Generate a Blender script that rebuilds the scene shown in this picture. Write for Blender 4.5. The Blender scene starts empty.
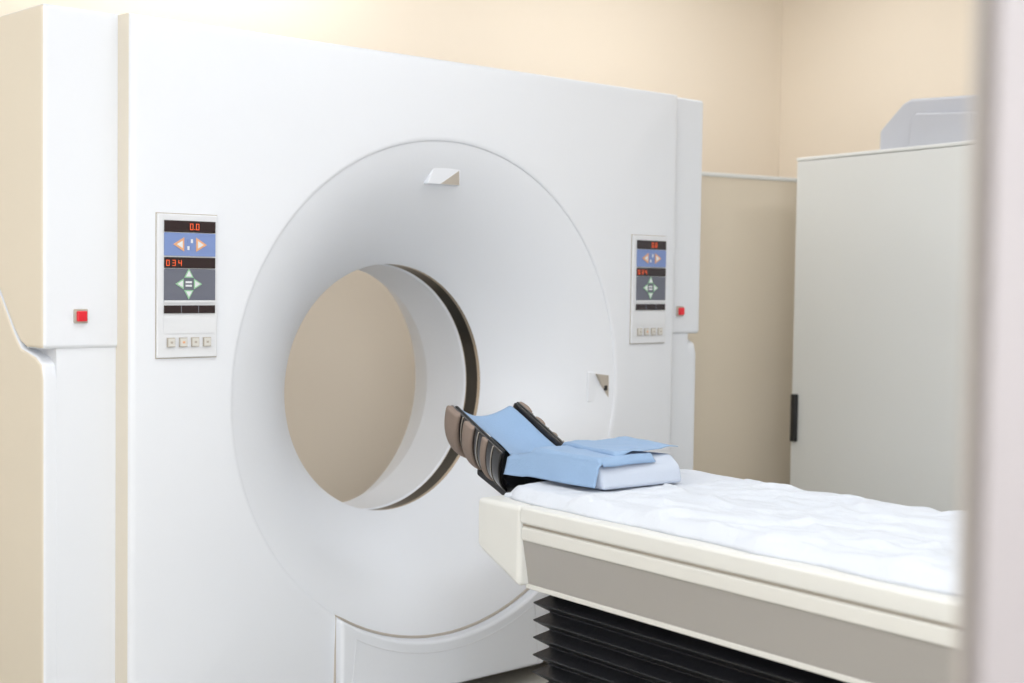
import bpy, bmesh, math, random
from mathutils import Vector, Matrix, noise
random.seed(3)
PW=.25
# ------------------------------------------------------------------ helpers
def s2l(c):
    return tuple(((v/255)/12.92 if v/255<=.04045 else ((v/255+.055)/1.055)**2.4) for v in c)+(1,)
def mat(name,rgb,rough=.5,metal=0,bump=0,bscale=20,var=0,vscale=3,emit=0,coat=0,spec=.5,sheen=0):
    m=bpy.data.materials.new(name); m.use_nodes=True
    nt=m.node_tree; b=nt.nodes['Principled BSDF']
    col=s2l(rgb)
    b.inputs['Base Color'].default_value=col
    b.inputs['Roughness'].default_value=rough
    b.inputs['Metallic'].default_value=metal
    b.inputs['Specular IOR Level'].default_value=spec
    b.inputs['Coat Weight'].default_value=coat
    b.inputs['Sheen Weight'].default_value=sheen
    if emit:
        b.inputs['Emission Color'].default_value=col
        b.inputs['Emission Strength'].default_value=emit
    tc=nt.nodes.new('ShaderNodeTexCoord')
    if var:
        n=nt.nodes.new('ShaderNodeTexNoise'); n.inputs['Scale'].default_value=vscale
        n.inputs['Detail'].default_value=4
        mx=nt.nodes.new('ShaderNodeMix'); mx.data_type='RGBA'
        mx.inputs['A'].default_value=col
        mx.inputs['B'].default_value=tuple(v*(1-var) for v in col[:3])+(1,)
        nt.links.new(tc.outputs['Object'],n.inputs['Vector'])
        nt.links.new(n.outputs['Fac'],mx.inputs['Factor'])
        nt.links.new(mx.outputs['Result'],b.inputs['Base Color'])
    if bump:
        n2=nt.nodes.new('ShaderNodeTexNoise'); n2.inputs['Scale'].default_value=bscale
        n2.inputs['Detail'].default_value=5
        bp=nt.nodes.new('ShaderNodeBump'); bp.inputs['Strength'].default_value=bump
        bp.inputs['Distance'].default_value=.01
        nt.links.new(tc.outputs['Object'],n2.inputs['Vector'])
        nt.links.new(n2.outputs['Fac'],bp.inputs['Height'])
        nt.links.new(bp.outputs['Normal'],b.inputs['Normal'])
    return m
def link(o,parent=None):
    bpy.context.scene.collection.objects.link(o)
    if parent: o.parent=parent
    return o
def empty(name,loc=(0,0,0),rz=0):
    e=bpy.data.objects.new(name,None); e.location=loc; e.rotation_euler=(0,0,rz)
    e.empty_display_size=.1
    return link(e)
def mesh(name,V,F,mats,parent=None,fm=None,smooth=False,bevel=0,seg=3,ang=35):
    me=bpy.data.meshes.new(name); me.from_pydata(V,[],F)
    if not isinstance(mats,(list,tuple)): mats=[mats]
    for m in mats: me.materials.append(m)
    if fm:
        for i,p in enumerate(me.polygons): p.material_index=fm[i]
    bm=bmesh.new(); bm.from_mesh(me); bmesh.ops.recalc_face_normals(bm,faces=bm.faces); bm.to_mesh(me); bm.free()
    o=bpy.data.objects.new(name,me); link(o,parent)
    if bevel:
        b=o.modifiers.new('bev','BEVEL'); b.width=bevel; b.segments=seg; b.limit_method='ANGLE'; b.angle_limit=math.radians(ang)
        smooth=True
    if smooth:
        for p in me.polygons: p.use_smooth=True
        try:
            me.set_sharp_from_angle(angle=math.radians(ang))
        except Exception: pass
        if bevel:
            w=o.modifiers.new('wn','WEIGHTED_NORMAL'); w.keep_sharp=False
            for e in me.edges: e.use_edge_sharp=False
    return o
def box(name,x0,x1,y0,y1,z0,z1,m,parent=None,bevel=0,**k):
    V=[(x,y,z) for x in (x0,x1) for y in (y0,y1) for z in (z0,z1)]
    F=[(0,1,3,2),(4,6,7,5),(0,4,5,1),(2,3,7,6),(0,2,6,4),(1,5,7,3)]
    return mesh(name,V,F,m,parent,bevel=bevel,**k)
def prism(name,pts,a0,a1,axis,m,parent=None,bevel=0,**k):
    """extrude polygon. axis 'x': pts=(y,z); 'y': pts=(x,z); 'z': pts=(x,y)"""
    def mk(p,a):
        return {'x':(a,p[0],p[1]),'y':(p[0],a,p[1]),'z':(p[0],p[1],a)}[axis]
    n=len(pts); V=[mk(p,a0) for p in pts]+[mk(p,a1) for p in pts]
    F=[tuple(range(n)),tuple(range(2*n-1,n-1,-1))]+[(i,(i+1)%n,n+(i+1)%n,n+i) for i in range(n)]
    return mesh(name,V,F,m,parent,bevel=bevel,**k)
def grid(name,nu,nv,fn,m,parent=None,thick=0,sub=0):
    V=[fn(i/nu,j/nv) for i in range(nu+1) for j in range(nv+1)]
    F=[(i*(nv+1)+j,(i+1)*(nv+1)+j,(i+1)*(nv+1)+j+1,i*(nv+1)+j+1) for i in range(nu) for j in range(nv)]
    o=mesh(name,V,F,m,parent)
    for p in o.data.polygons: p.use_smooth=True
    if thick:
        s=o.modifiers.new('sol','SOLIDIFY'); s.thickness=thick; s.offset=0
    if sub:
        s=o.modifiers.new('sub','SUBSURF'); s.levels=sub; s.render_levels=sub
    return o
def tube(name,pts,r,m,parent=None,cyc=False):
    c=bpy.data.curves.new(name,'CURVE'); c.dimensions='3D'; c.bevel_depth=r; c.bevel_resolution=3
    s=c.splines.new('POLY'); s.points.add(len(pts)-1); s.use_cyclic_u=cyc
    for p,q in zip(s.points,pts): p.co=(*q,1)
    c.materials.append(m)
    o=bpy.data.objects.new(name,c); return link(o,parent)

# ------------------------------------------------------------------ materials
M_white =mat('gantry_white_plastic',(228,232,239),.38,var=.02,vscale=2,bump=.02,bscale=120)
M_cream =mat('warm_lit_side',(224,217,203),.45,var=.03)  # warm light off the walls, put into the colour of the gantry sides
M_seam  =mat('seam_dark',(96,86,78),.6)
M_seaml =mat('seam_soft',(178,170,160),.6)
M_glass =mat('scan_window_dark',(14,12,12),.12)
M_steel =mat('ring_metal',(190,182,172),.22,metal=.9)
M_wall  =mat('wall_paint',(242,230,213),.8,bump=.05,bscale=90,var=.03,vscale=1.2)
M_ceil  =mat('ceiling_paint',(245,243,238),.9,bump=.03,bscale=60)
M_floor =mat('vinyl_floor',(186,184,178),.35,var=.12,vscale=8)
M_trim  =mat('baseboard_paint',(205,196,180),.5,var=.03)
M_cab   =mat('cabinet_white',(229,231,230),.5,var=.02)
M_cab2  =mat('locker_beige',(232,221,203),.55,var=.03)
M_black =mat('black_plastic',(24,24,27),.4,bump=.05)
M_rubber=mat('bellows_rubber',(20,21,26),.42,bump=.1,bscale=60)
M_taupe =mat('couch_taupe_metal',(176,173,170),.42,metal=.2,var=.05)
M_couch =mat('couch_cream_plastic',(224,225,222),.4,var=.02)
M_rail  =mat('couch_rail',(222,222,218),.35,var=.02)
M_sheet =mat('paper_sheet',(214,220,230),.85,bump=.6,bscale=24,var=.03)
M_blue  =mat('blue_drape',(146,176,212),.85,bump=.2,bscale=160,var=.06,vscale=12,sheen=.1)
M_foam  =mat('foam_wedge',(196,206,222),.8,bump=.08,bscale=150)
M_brown =mat('brown_pad',(146,130,120),.75,bump=.2,bscale=120,var=.15,vscale=15)
M_shell =mat('headrest_shell',(26,23,22),.25,coat=.5)
M_red   =mat('red_button',(205,30,45),.35,emit=.2)
M_pframe=mat('panel_frame',(222,225,230),.4,var=.02)
M_pblack=mat('panel_display',(44,34,38),.2)
M_pblue =mat('panel_blue',(122,144,196),.4,var=.03)
M_pgrey =mat('panel_grey',(104,108,122),.4,var=.03)
M_or    =mat('led_orange',(240,100,50),.4,emit=.5)
M_tan   =mat('arrow_tan',(226,170,128),.4,var=.02)
M_green =mat('arrow_green',(150,198,160),.4,var=.02)
M_key   =mat('panel_key',(212,211,206),.4,var=.02)
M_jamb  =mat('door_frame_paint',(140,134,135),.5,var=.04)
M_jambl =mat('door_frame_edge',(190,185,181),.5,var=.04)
M_dev   =mat('device_grey',(192,195,204),.5,var=.05,vscale=6)
M_lamp  =mat('lamp_diffuser',(255,255,255),.5,emit=1.5)
M_lampf =mat('lamp_frame',(235,235,235),.4,var=.02)

# ------------------------------------------------------------------ room (yawed relative to the scanner)
A=math.radians(-11.5)
cor=Vector((3.14,1.12,0))
ux=Vector((math.cos(A),math.sin(A),0)); uy=Vector((-math.sin(A),math.cos(A),0))
def rw(a,b,z=0):
    p=cor+ux*a+uy*b; return (p.x,p.y,z)
def rbox(name,a0,a1,b0,b1,z0,z1,m,parent=None,bevel=0):
    V=[rw(a,b,z) for a in (a0,a1) for b in (b0,b1) for z in (z0,z1)]
    F=[(0,1,3,2),(4,6,7,5),(0,4,5,1),(2,3,7,6),(0,2,6,4),(1,5,7,3)]
    return mesh(name,V,F,m,parent,bevel=bevel)
L=-7.6; D=-6.6; H=3.0
rbox('wall_back',L-.1,.1,0,.1,0,H,M_wall)
rbox('wall_right',0,.1,D,0,0,H,M_wall)
rbox('wall_left',L-.1,L,D,0,0,H,M_wall)
rbox('wall_front',L-.1,.1,D-.1,D,0,H,M_wall)
rbox('floor',L-.1,.1,D-.1,.1,-.1,0,M_floor)
rbox('ceiling',L-.1,.1,D-.1,.1,H,H+.1,M_ceil)
rbox('baseboard_back',L,0,-.015,0,0,.1,M_trim)
rbox('baseboard_right',-.015,0,D,-.015,0,.1,M_trim)
rbox('baseboard_left',L,L+.015,D,-.015,0,.1,M_trim)

# ------------------------------------------------------------------ CT scanner gantry
G=empty('ct_scanner_gantry')
CZ=.96; NA=224
def angles(hx,z0,z1):
    a=[2*math.pi*i/NA for i in range(NA)]
    for x,z in ((hx,z1),(-hx,z1),(-hx,z0),(hx,z0)):
        t=math.atan2(z-CZ,x)%(2*math.pi)
        k=min(range(len(a)),key=lambda i:abs(a[i]-t)); a[k]=t
    return a
def rect(t,hx,z0,z1):
    c,s=math.cos(t),math.sin(t); k=1e9
    if abs(c)>1e-9: k=min(k,hx/abs(c))
    if s>1e-9: k=min(k,(z1-CZ)/s)
    if s<-1e-9: k=min(k,(CZ-z0)/-s)
    return c*k,CZ+s*k
def loops(name,ang,specs,mats,parent):
    V=[];F=[];fm=[]
    n=len(ang)
    for sp in specs:
        for t in ang:
            if sp[0]=='c': x,z=sp[1]*math.cos(t),CZ-.045*min(sp[2],.6)*(sp[1]<.74)+sp[1]*math.sin(t); y=sp[2]
            else:
                x,z=rect(t,sp[1],sp[2],sp[3])
                y=sp[4]
            V.append((x,y,z))
    for k in range(len(specs)-1):
        for i in range(n):
            j=(i+1)%n
            F.append((k*n+i,k*n+j,(k+1)*n+j,(k+1)*n+i)); fm.append(specs[k+1][-1])
    return mesh(name,V,F,mats,parent,fm=fm,smooth=True,ang=28)
HX=1.05;Z0=.05;Z1=1.95
def rr(d,y,m):
    k=d/HX
    return ('r',HX-d,Z0+(CZ-Z0)*k,Z1-(Z1-CZ)*k,y,m)
spec=[('c',.396,.575,0)]
spec+=[('c',.394,.5,0),('c',.394,.378,0),('c',.399,.372,0),('c',.399,.368,2),('c',.397,.366,2),('c',.397,.308,1),('c',.392,.304,2),('c',.392,.290,2)]
R0,R1,OD=.394,.747,.284
S0=.008; SA=.36
def prof_o(t): return S0+(OD-S0)*(SA*t+(1-SA)*t*t)
spec+=[('c',.3945,.286,0)]
for i in range(1,25):
    t=1-i/24
    spec.append(('c',R1-(R1-R0)*t,prof_o(t),0))
spec+=[('c',.7485,.004,0),('c',.753,.001,0),('c',.761,0,0)]
spec+=[('c',.80,0,0)]
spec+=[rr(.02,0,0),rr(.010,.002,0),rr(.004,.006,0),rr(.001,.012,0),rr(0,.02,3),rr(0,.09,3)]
ang=angles(HX,Z0,Z1)
loops('front_cover',ang,spec,[M_white,M_glass,M_steel,M_cream],G)
HX2=1.21
def rr2(y,m): return ('r',HX2,.03,1.935,y,m)
spec=[('c',.396,.575,0),('c',.41,.62,0),('c',.46,.72,0),('c',.55,.83,0),('c',.68,.92,0),('c',.78,.95,0),rr2(.95,0),rr2(.075,0),('c',.80,.075,0)]
ang=angles(HX2,.03,1.935)
loops('rear_body',ang,spec,[M_white],G)
for sgn in (-1,1):
    tag='left' if sgn<0 else 'right'
    WO=1.25 if sgn<0 else 1.268
    arc=[(.067,1.107),(.165,1.107),(.20,1.12),(.24,1.155),(.28,1.20),(.32,1.245),(.38,1.295),(.46,1.34),(.56,1.37),(.70,1.385),(.95,1.385)]
    up=arc+[(.95,1.955),(.067,1.955)]
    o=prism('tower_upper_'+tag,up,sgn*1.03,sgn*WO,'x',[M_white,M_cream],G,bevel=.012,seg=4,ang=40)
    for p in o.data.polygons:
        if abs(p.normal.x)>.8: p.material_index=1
    lo=[(y+.004,z-.014) for y,z in arc]
    lo[0]=(.085,1.07); lo[1]=(.12,1.088)
    lo=[(.076,1.03)]+lo
    lo=[(.076,.03)]+lo+[(.95,.03)]
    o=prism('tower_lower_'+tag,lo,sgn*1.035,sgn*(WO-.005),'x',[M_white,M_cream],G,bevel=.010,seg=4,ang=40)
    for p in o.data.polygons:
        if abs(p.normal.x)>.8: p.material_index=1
    bx=sgn*1.151
    box('button_bezel_'+tag,bx-.018,bx+.018,.060,.070,1.171,1.207,M_seaml,G,bevel=.003)
    box('red_button_'+tag,bx-.013,bx+.013,.052,.064,1.176,1.202,M_red,G,bevel=.003)
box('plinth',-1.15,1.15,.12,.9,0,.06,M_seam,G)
pts=[]
for i in range(33):
    x=-.405+.81*i/32
    pts.append((x,CZ-math.sqrt(.752**2-x*x)-.004))
poly=[(-.405,.055)]+pts+[(.405,.055)]
prism('service_panel',poly,-.03,.02,'y',M_white,G,bevel=.012,seg=4)
pts2=[(x,-.0305,z-.035) for x,z in pts if abs(x)<.37]
tube('service_panel_crease',[(-.372,-.0305,.07)]+pts2+[(.372,-.0305,.07)],.0012,M_pframe,G)
tube('service_panel_seam',[(-.409,-.001,.06)]+[(x,.004,z+.006) for x,z in pts]+[(.409,-.001,.06)],.0045,M_seaml,G)
def dish(x,z):
    r=math.hypot(x,z-CZ); return prof_o((R1-r)/(R1-R0))
zt_,zb_=1.635,1.580
PO=.022
V=[(-.030,dish(.03,zt_)+.002,zt_),(.075,dish(.075,zt_)+.002,zt_),(-.050,dish(.050,zb_)-PO,zb_),(.080,dish(.08,zb_)-PO,zb_),
   (-.030,dish(0,zt_)+.03,zt_),(.075,dish(0,zt_)+.03,zt_),(-.050,dish(0,zb_)+.03,zb_),(.080,dish(0,zb_)+.03,zb_)]
F=[(0,1,3,2),(0,2,6,4),(1,5,7,3),(2,3,7,6),(4,6,7,5),(0,4,5,1)]
mesh('laser_hood',V,F,M_white,G,bevel=.004)
yb_=dish(.08,zb_)-PO; yt_=dish(.075,zt_)+.002
V=[(.0,yb_-.0012,zb_+.002),(.074,yb_-.0012,zb_+.002),(.068,yb_+(yt_-yb_)*.82-.0012,zb_+.045),(.0,yb_+.02,zb_+.002),(.074,yb_+.02,zb_+.002),(.068,yb_+(yt_-yb_)*.82+.02,zb_+.045)]
mesh('laser_slot',V,[(0,1,2),(3,5,4),(0,3,4,1),(1,4,5,2),(2,5,3,0)],M_seaml,G)
yy=dish(.69,.94)
V=[(.655,dish(.655,.94)-.006,.885),(.735,yy-.014,.885),(.655,dish(.655,.94)-.006,.99),(.735,yy-.014,.99),
   (.655,yy+.05,.885),(.735,yy+.03,.885),(.655,yy+.05,.99),(.735,yy+.03,.99)]
F=[(0,1,3,2),(0,2,6,4),(1,5,7,3),(2,3,7,6),(4,6,7,5),(0,4,5,1)]
mesh('laser_window',V,F,M_white,G,bevel=.005)
V=[(.675,yy-.0125,.982),(.728,yy-.0155,.975),(.728,yy-.0155,.90)]
V+=[(x,y+.01,z) for x,y,z in V]
mesh('laser_window_notch',V,[(0,1,2),(3,5,4),(0,3,4,1),(1,4,5,2),(2,5,3,0)],M_seaml,G)
box('laser_lens',.708,.720,yy-.020,yy-.010,.925,.942,M_black,G,bevel=.003)

SEG={'0':'abcdef','3':'abgcd','4':'fgbc'}
def digit(ch,x,z,w,h,y,parent):
    t=w*.16
    S={'a':(x,x+w,z+h-t,z+h),'g':(x,x+w,z+h/2-t/2,z+h/2+t/2),'d':(x,x+w,z,z+t),
       'f':(x,x+t,z+h/2,z+h),'b':(x+w-t,x+w,z+h/2,z+h),'e':(x,x+t,z,z+h/2),'c':(x+w-t,x+w,z,z+h/2)}
    for s in SEG[ch]:
        a=S[s]; box('digit_seg_'+s,a[0],a[1],y-.0006,y,a[2],a[3],M_or,parent)
def tri(cx,cz,r,dirn,m,parent,y):
    a={'r':0,'u':90,'l':180,'d':270}[dirn]
    p=[(cx+r*math.cos(math.radians(a+k)),cz+r*math.sin(math.radians(a+k))) for k in (0,120,240)]
    prism('arrow_'+dirn,p,y-.0012,y,'y',m,parent)
def panel(x0,tag):
    w,h,zt=.175,.37,1.452
    P=lambda fx,fz:(x0+w*fx,zt-h*fz)
    def r(name,fx0,fx1,fz0,fz1,m,y1=-.0115,y0=-.009,bv=0):
        a=P(fx0,fz0);b=P(fx1,fz1)
        box(name+'_'+tag,a[0],b[0],y1,y0,b[1],a[1],m,G,bevel=bv)
    r('panel_shadow_gap',-.01,1.01,-.006,1.006,M_seaml,-.002,.002)
    r('control_panel',0,1,0,1,M_pframe,-.008,.004,.003)
    r('display_upper',.10,.95,.045,.125,M_pblack)
    r('keypad_blue',.10,.95,.13,.29,M_pblue)
    r('display_lower',.10,.95,.30,.375,M_pblack)
    r('keypad_grey',.10,.95,.38,.60,M_pgrey)
    r('divider',.10,.95,.60,.615,M_pframe,-.0117)
    r('indicator_strip',.10,.95,.635,.69,M_pblack)
    for i in range(1,3): r('strip_div',.09+.86*i/3,.10+.86*i/3,.635,.69,M_pgrey,-.012,-.0115)
    r('label_area',.10,.95,.70,.83,M_pframe,-.0095)
    for i in range(4):
        f=.15+.2*i
        r('key_rim',f,f+.13,.86,.925,M_seaml,-.0125); r('key',f+.012,f+.118,.865,.920,M_key,-.015)
        r('key_mark',f+.045,f+.085,.885,.900,M_tan if i==1 else M_seaml,-.0155)
    y=-.0118
    for i,c in enumerate('00'):
        a=P(.52+i*.10,.107); digit(c,a[0],a[1],.009,.016,y,G)
    a=P(.592,.107); box('digit_dot',a[0],a[0]+.002,y-.0006,y,a[1],a[1]+.002,M_or,G)
    for i,c in enumerate('034'):
        a=P(.13+i*.10,.36); digit(c,a[0],a[1],.009,.015,y,G)
    cx,cz=P(.52,.21)
    for dx,s in ((-.028,'l'),(.028,'r')):
        tri(cx+dx,cz,.021,s,M_tan,G,y); tri(cx+dx,cz,.011,s,M_pframe,G,y-.001)
    for a in (-1,1):
        for b in (-1,1):
            box('blue_icon',cx+a*.005-.003,cx+a*.005+.003,y-.001,y,cz+b*.009-.005,cz+b*.009+.005,M_pframe if a*b>0 else M_pblue,G)
    cx,cz=P(.5,.485)
    for dx,dz,s in ((-.023,0,'l'),(.023,0,'r'),(0,.024,'u'),(0,-.024,'d')):
        tri(cx+dx,cz+dz,.016,s,M_green,G,y); tri(cx+dx,cz+dz,.010,s,M_pframe,G,y-.001)
    box('centre_icon',cx-.009,cx+.009,y-.001,y,cz-.007,cz+.007,M_pframe,G)
    box('centre_icon_bar',cx-.009,cx+.009,y-.0015,y-.0005,cz-.002,cz+.002,M_pgrey,G)
panel(-.978,'left'); panel(.816,'right')

# ------------------------------------------------------------------ patient couch
T=empty('patient_table',(.01,-.59,0),math.radians(-5.34))
LN=-2.35
prism('end_cap',[(0,.735),(0,.612),(-.03,.595),(-.18,.53),(-.18,.735)],-.377,.377,'x',M_couch,T,bevel=.014,seg=4)
box('top_slab',-.377,.377,LN,-.178,.692,.735,M_couch,T,bevel=.008)
box('groove',-.366,.366,LN+.01,-.17,.684,.694,M_seaml,T)
box('side_rail',-.374,.374,LN,-.182,.65,.686,M_rail,T,bevel=.006)
prism('side_skirt',[(-.366,.652),(-.345,.535),(.345,.535),(.366,.652)],LN,-.175,'y',M_taupe,T,bevel=.003)
box('skirt_trim',-.349,.349,LN,-.172,.526,.538,M_rail,T,bevel=.002)
V=[];F=[];n=0
z=.53;k=0
hx,ya,yb=.325,-.17,LN+.12
while z>.11:
    ins=0 if k%2==0 else .034
    V+= [(-hx+ins,ya-ins,z),(hx-ins,ya-ins,z),(hx-ins,yb+ins,z),(-hx+ins,yb+ins,z)]
    z-=.022 ;k+=1
for i in range(k-1):
    for j in range(4):
        F.append((i*4+j,i*4+(j+1)%4,(i+1)*4+(j+1)%4,(i+1)*4+j))
F.append((0,1,2,3));F.append(tuple((k-1)*4+j for j in range(4)))
mesh('bellows',V,F,M_rubber,T,bevel=.004,seg=2,ang=50)
box('base_plinth',-.30,.30,LN+.08,-.12,0,.12,M_couch,T,bevel=.01)
def ridge(p): return (1-abs(noise.noise(p))*2)
def sheet(u,v):
    y=-.012-(2.28)*v
    e=min(1,( -.012-y)/.10); hw=.335-.05*(1-e)**2
    s=(u-.5)*2
    x=hw*s
    edge=max(0,abs(s)-.88)/.12
    w=noise.noise(Vector((x*7,y*3.2,0)))*.006+noise.noise(Vector((x*16+3,y*9,1)))*.004
    w+=max(0,ridge(Vector((x*4+y*3,y*2.2-x*3,5)))-.55)*.022
    w+=max(0,ridge(Vector((x*5-y*4,y*4+x*7,9)))-.6)*.016
    w+=abs(noise.noise(Vector((x*22,y*9,3))))*.005
    z=.762+w*(.35 if y>-.30 else 1)
    if v<.02: z-=.020*(1-v/.02)**2
    z=z+(.7355-z)*edge**1.6
    x+=noise.noise(Vector((y*6,u*3,9)))*.014*edge
    return (x,y,z)
grid('mattress_sheet',110,360,sheet,M_sheet,T,thick=.003)
box('mattress_pad',-.315,.315,LN+.06,-.03,.73,.745,M_sheet,T,bevel=.007)

# headrest (trough tilted up toward the bore)
TL=math.radians(25)
HXC=-.10; HYC=.115; HZC=.80
def tr(x,y,z):
    return (HXC+x, HYC+y*math.cos(TL)-z*math.sin(TL), HZC+y*math.sin(TL)+z*math.cos(TL))
def trough(name,r,y0,y1,m,th,ny=6,puff=0):
    def fn(u,v):
        ph=math.pi+math.pi*u
        y=y0+(y1-y0)*v
        q=r+puff*math.sin(math.pi*v)
        rx=q*math.cos(ph); rz=q*math.sin(ph)
        up=.03*abs(math.cos(ph))**6
        return tr(rx,y,rz*.95+up)
    o=grid(name,36,ny,fn,m,T,thick=th)
    b=o.modifiers.new('bev','BEVEL'); b.width=th*.35; b.segments=3; b.limit_method='ANGLE'; b.angle_limit=math.radians(50)
    return o
trough('headrest_shell',.118,.0,.265,M_shell,.010)
trough('headrest_liner',.106,.01,.26,M_black,.012)
trough('headrest_pad_far',.121,.208,.266,M_brown,.026,8,.008)
trough('headrest_pad_mid',.120,.135,.178,M_brown,.020,8,.006)
trough('headrest_pad_near',.120,.068,.09,M_brown,.012,6,.004)
trough('headrest_rib_a',.1235,.110,.114,M_steel,.004)
trough('headrest_rib_b',.1235,.036,.040,M_steel,.004)
trough('headrest_rib_c',.1235,.192,.196,M_steel,.004)
prism('headrest_bracket',[(-.02,.72),(-.02,.67),(.08,.66),(.30,.74),(.30,.76),(.10,.72)],HXC-.06,HXC+.06,'x',M_black,T,bevel=.006)
def hd(u,v):
    x=-.088+.178*u
    y=-.03+.31*v
    c=(u-.5)*2
    z=.004+.03*c*c-.014+.003*math.sin(v*7+u*2)
    if v>.93: z-= (v-.93)*.6
    return tr(x+.005*math.sin(v*4),y,z)
grid('headrest_drape',24,32,hd,M_blue,T,thick=.0025)
prism('foam_wedge_block',[(-.275,.770),(-.262,.815),(-.228,.842),(.0,.832),(.02,.770)],-.185,.095,'x',M_foam,T,bevel=.012,seg=4)
def drape(name,x0,x1,y0,y1,rot,hang,zt,seed,skew=0,curl=0,fr=-.235):
    cx,cy=(x0+x1)/2,(y0+y1)/2
    def fn(u,v):
        total=hang+(x1-x0)
        s=u*total-hang
        nz=noise.noise(Vector((u*2.2+seed,v*2.2,seed)))*.008+noise.noise(Vector((u*6,v*6+seed,2)))*.0015
        y=y0+(y1-y0)*v+skew*(u-.5)
        if s<0:
            x=x0-.008-.02*(-s/hang)+nz*1.2; z=zt-.004+s*.98
            if s>-.012: x=x0-.004
        else:
            x=x0+s; z=zt+abs(nz)*.9+.002
        if y>0: z-=min(.06,y*.9)*(1 if s>=0 else .2)
        if y<fr and s>=0: z-=(fr-y)*1.2
        q=max(0,(s-(x1-x0)*.72)/((x1-x0)*.28))
        z+=curl*math.sin(q*2.2)-curl*.8*q
        dx,dy=x-cx,y-cy
        return (cx+dx*math.cos(rot)-dy*math.sin(rot),cy+dx*math.sin(rot)+dy*math.cos(rot),max(z,.774))
    grid(name,48,40,fn,M_blue,T,thick=.002)
drape('drape_lower',-.19,.00,-.262,.09,math.radians(3),.066,.846,1,fr=-.245)
drape('drape_upper',-.09,.135,-.238,.05,math.radians(-9),.004,.855,7,skew=.05,curl=.010,fr=-.25)

# ------------------------------------------------------------------ cabinets
cab_dir=Vector((1.751-1.975,-.742-.165)); ca=math.atan2(cab_dir.y,cab_dir.x)
C=empty('white_cabinet',(1.975,.165,0),ca)
CL=1.35
box('carcass',0,CL,.02,.62,.06,1.785,M_cab,C,bevel=.004)
box('cabinet_top',-.002,CL+.002,-.002,.63,1.786,1.80,M_cab,C,bevel=.004)
box('door_panel_a',.003,CL/2+.29,-.002,.022,.08,1.784,M_cab,C,bevel=.004)
box('door_panel_b',CL/2+.296,CL-.003,-.002,.022,.08,1.784,M_cab,C,bevel=.004)
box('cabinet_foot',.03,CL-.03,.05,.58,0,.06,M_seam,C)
box('handle',.018,.045,-.022,.0,.655,.848,M_black,C,bevel=.005)
p0=Vector((1.82,.514)); p1=Vector((2.315,.42)); d=(p1-p0).normalized()
K=empty('storage_locker',(p0.x-.42*d.x,p0.y-.42*d.y,0),math.atan2(d.y,d.x))
box('carcass',0,1.02,.0,.40,.05,1.735,M_cab2,K,bevel=.004)
box('locker_top',-.004,1.024,-.006,.41,1.733,1.75,M_cab,K,bevel=.003)
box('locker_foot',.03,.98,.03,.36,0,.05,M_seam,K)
E=empty('equipment_case',(1.893,-.18,1.80),ca)
prof=[(0,0),(0,.085),(.12,.178),(.16,.192),(.48,.175),(.52,.13),(.52,0)]
prism('case_body',prof,.10,.42,'y',M_dev,E,bevel=.012,seg=4)
prism('case_step',[(.20,0),(.20,.10),(.23,.13),(.50,.11),(.51,0)],.06,.11,'y',M_dev,E,bevel=.008)

# ------------------------------------------------------------------ door frame near the viewer
cam=Vector((-2.785,-3.282,1.3))
J=empty('door_frame',(-1.997,-2.842,0),math.atan2(.6802,-.7327))
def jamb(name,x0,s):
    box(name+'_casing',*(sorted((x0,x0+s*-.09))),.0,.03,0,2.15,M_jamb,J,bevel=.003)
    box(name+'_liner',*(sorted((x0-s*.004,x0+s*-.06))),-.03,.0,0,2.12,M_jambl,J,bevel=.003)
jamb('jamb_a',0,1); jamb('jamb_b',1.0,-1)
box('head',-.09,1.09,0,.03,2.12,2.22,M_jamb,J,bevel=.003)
box('head_liner',-.04,1.04,-.03,.0,2.10,2.16,M_jambl,J,bevel=.003)

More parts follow.
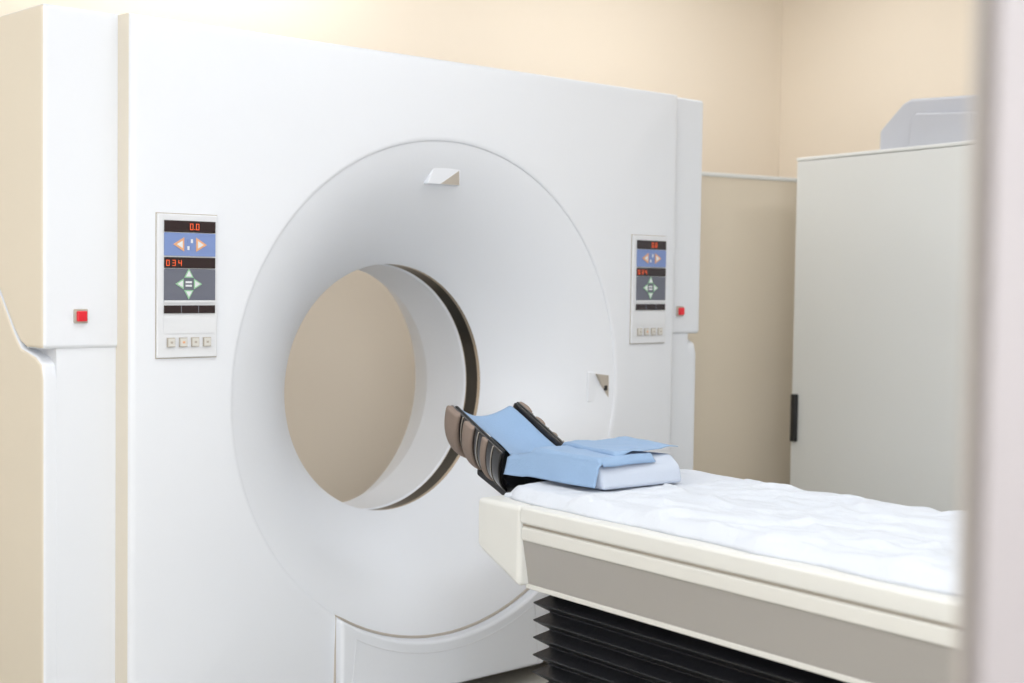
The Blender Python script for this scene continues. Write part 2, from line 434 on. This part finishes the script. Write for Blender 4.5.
# ------------------------------------------------------------------ lights
def arealight(name,loc,rot,sx,sy,power,col=(1,1,1)):
    l=bpy.data.lights.new(name,'AREA'); l.shape='RECTANGLE'; l.size=sx; l.size_y=sy; l.energy=power*PW; l.color=col
    o=bpy.data.objects.new(name,l); o.location=loc; o.rotation_euler=rot; link(o); return o
k=0
for a,b,pw in ((-5.6,-3.0,55),(-3.2,-3.0,45),(-1.2,-3.2,40),(-5.6,-5.4,70),(-3.2,-5.4,60),(-1.2,-.9,34),(-3.1,-.45,38),(-5.6,-.9,44)):  # unseen lamp nearest the back wall placed to brighten the wall behind the bore
    p=rw(a,b,H)
    c=empty('ceiling_lamp',(p[0],p[1],H),A)
    box('frame',-.62,.62,-.32,.32,-.05,0,M_lampf,c,bevel=.004)
    box('diffuser',-.58,.58,-.28,.28,-.056,-.049,M_lamp,c)
    lo=arealight('lamp_light_%d'%k,(0,0,-.07),(0,0,0),1.15,.55,pw,(.94,.965,1)); lo.parent=c; k+=1
def fill_panel(a0,a1,z0,z1,n,power):  # unseen source, added behind the camera to light the vertical faces
    p=rw((a0+a1)/2,D,(z0+z1)/2)
    W=empty('fill_panel_%d'%n,p,A)
    w=(a1-a0)/2;h=(z1-z0)/2
    for nm,x0,x1,q0,q1 in (('l',-w-.05,-w,-h-.05,h+.05),('r',w,w+.05,-h-.05,h+.05),('t',-w,w,h,h+.05),('b',-w,w,-h-.05,-h),('m',-.02,.02,-h,h)):
        box('frame_'+nm,x0,x1,-.01,.05,q0,q1,M_lampf,W,bevel=.003)
    box('glow_sheet',-w,w,.0,.01,-h,h,M_lamp,W)
    lo=arealight('fill_panel_light_%d'%n,(0,.07,0),(math.radians(90),0,0),2*w,2*h,power,(.90,.95,1)); 
    lo.parent=W
fill_panel(-6.9,-3.9,.9,2.5,1,280)
W=bpy.data.worlds.new('world'); bpy.context.scene.world=W; W.use_nodes=True
W.node_tree.nodes['Background'].inputs[0].default_value=(.8,.88,1,1)
W.node_tree.nodes['Background'].inputs[1].default_value=.5

# ------------------------------------------------------------------ camera
f=1422.2
ex=Vector((1532,41.5,-f)).normalized()
ey=Vector((-1322,82.5,-f)); ey=(ey-ex*ey.dot(ex)).normalized()
ez=ex.cross(ey)
R=Matrix((ex,ey,ez))
cd=bpy.data.cameras.new('camera'); co=bpy.data.objects.new('camera',cd); link(co)
cd.lens=50; cd.sensor_width=36; cd.clip_start=.05
co.matrix_world=Matrix.Translation(cam)@R.to_4x4()
cd.dof.use_dof=True; cd.dof.focus_distance=3.8; cd.dof.aperture_fstop=2.6
bpy.context.scene.camera=co
bpy.context.scene.view_settings.view_transform='Standard'
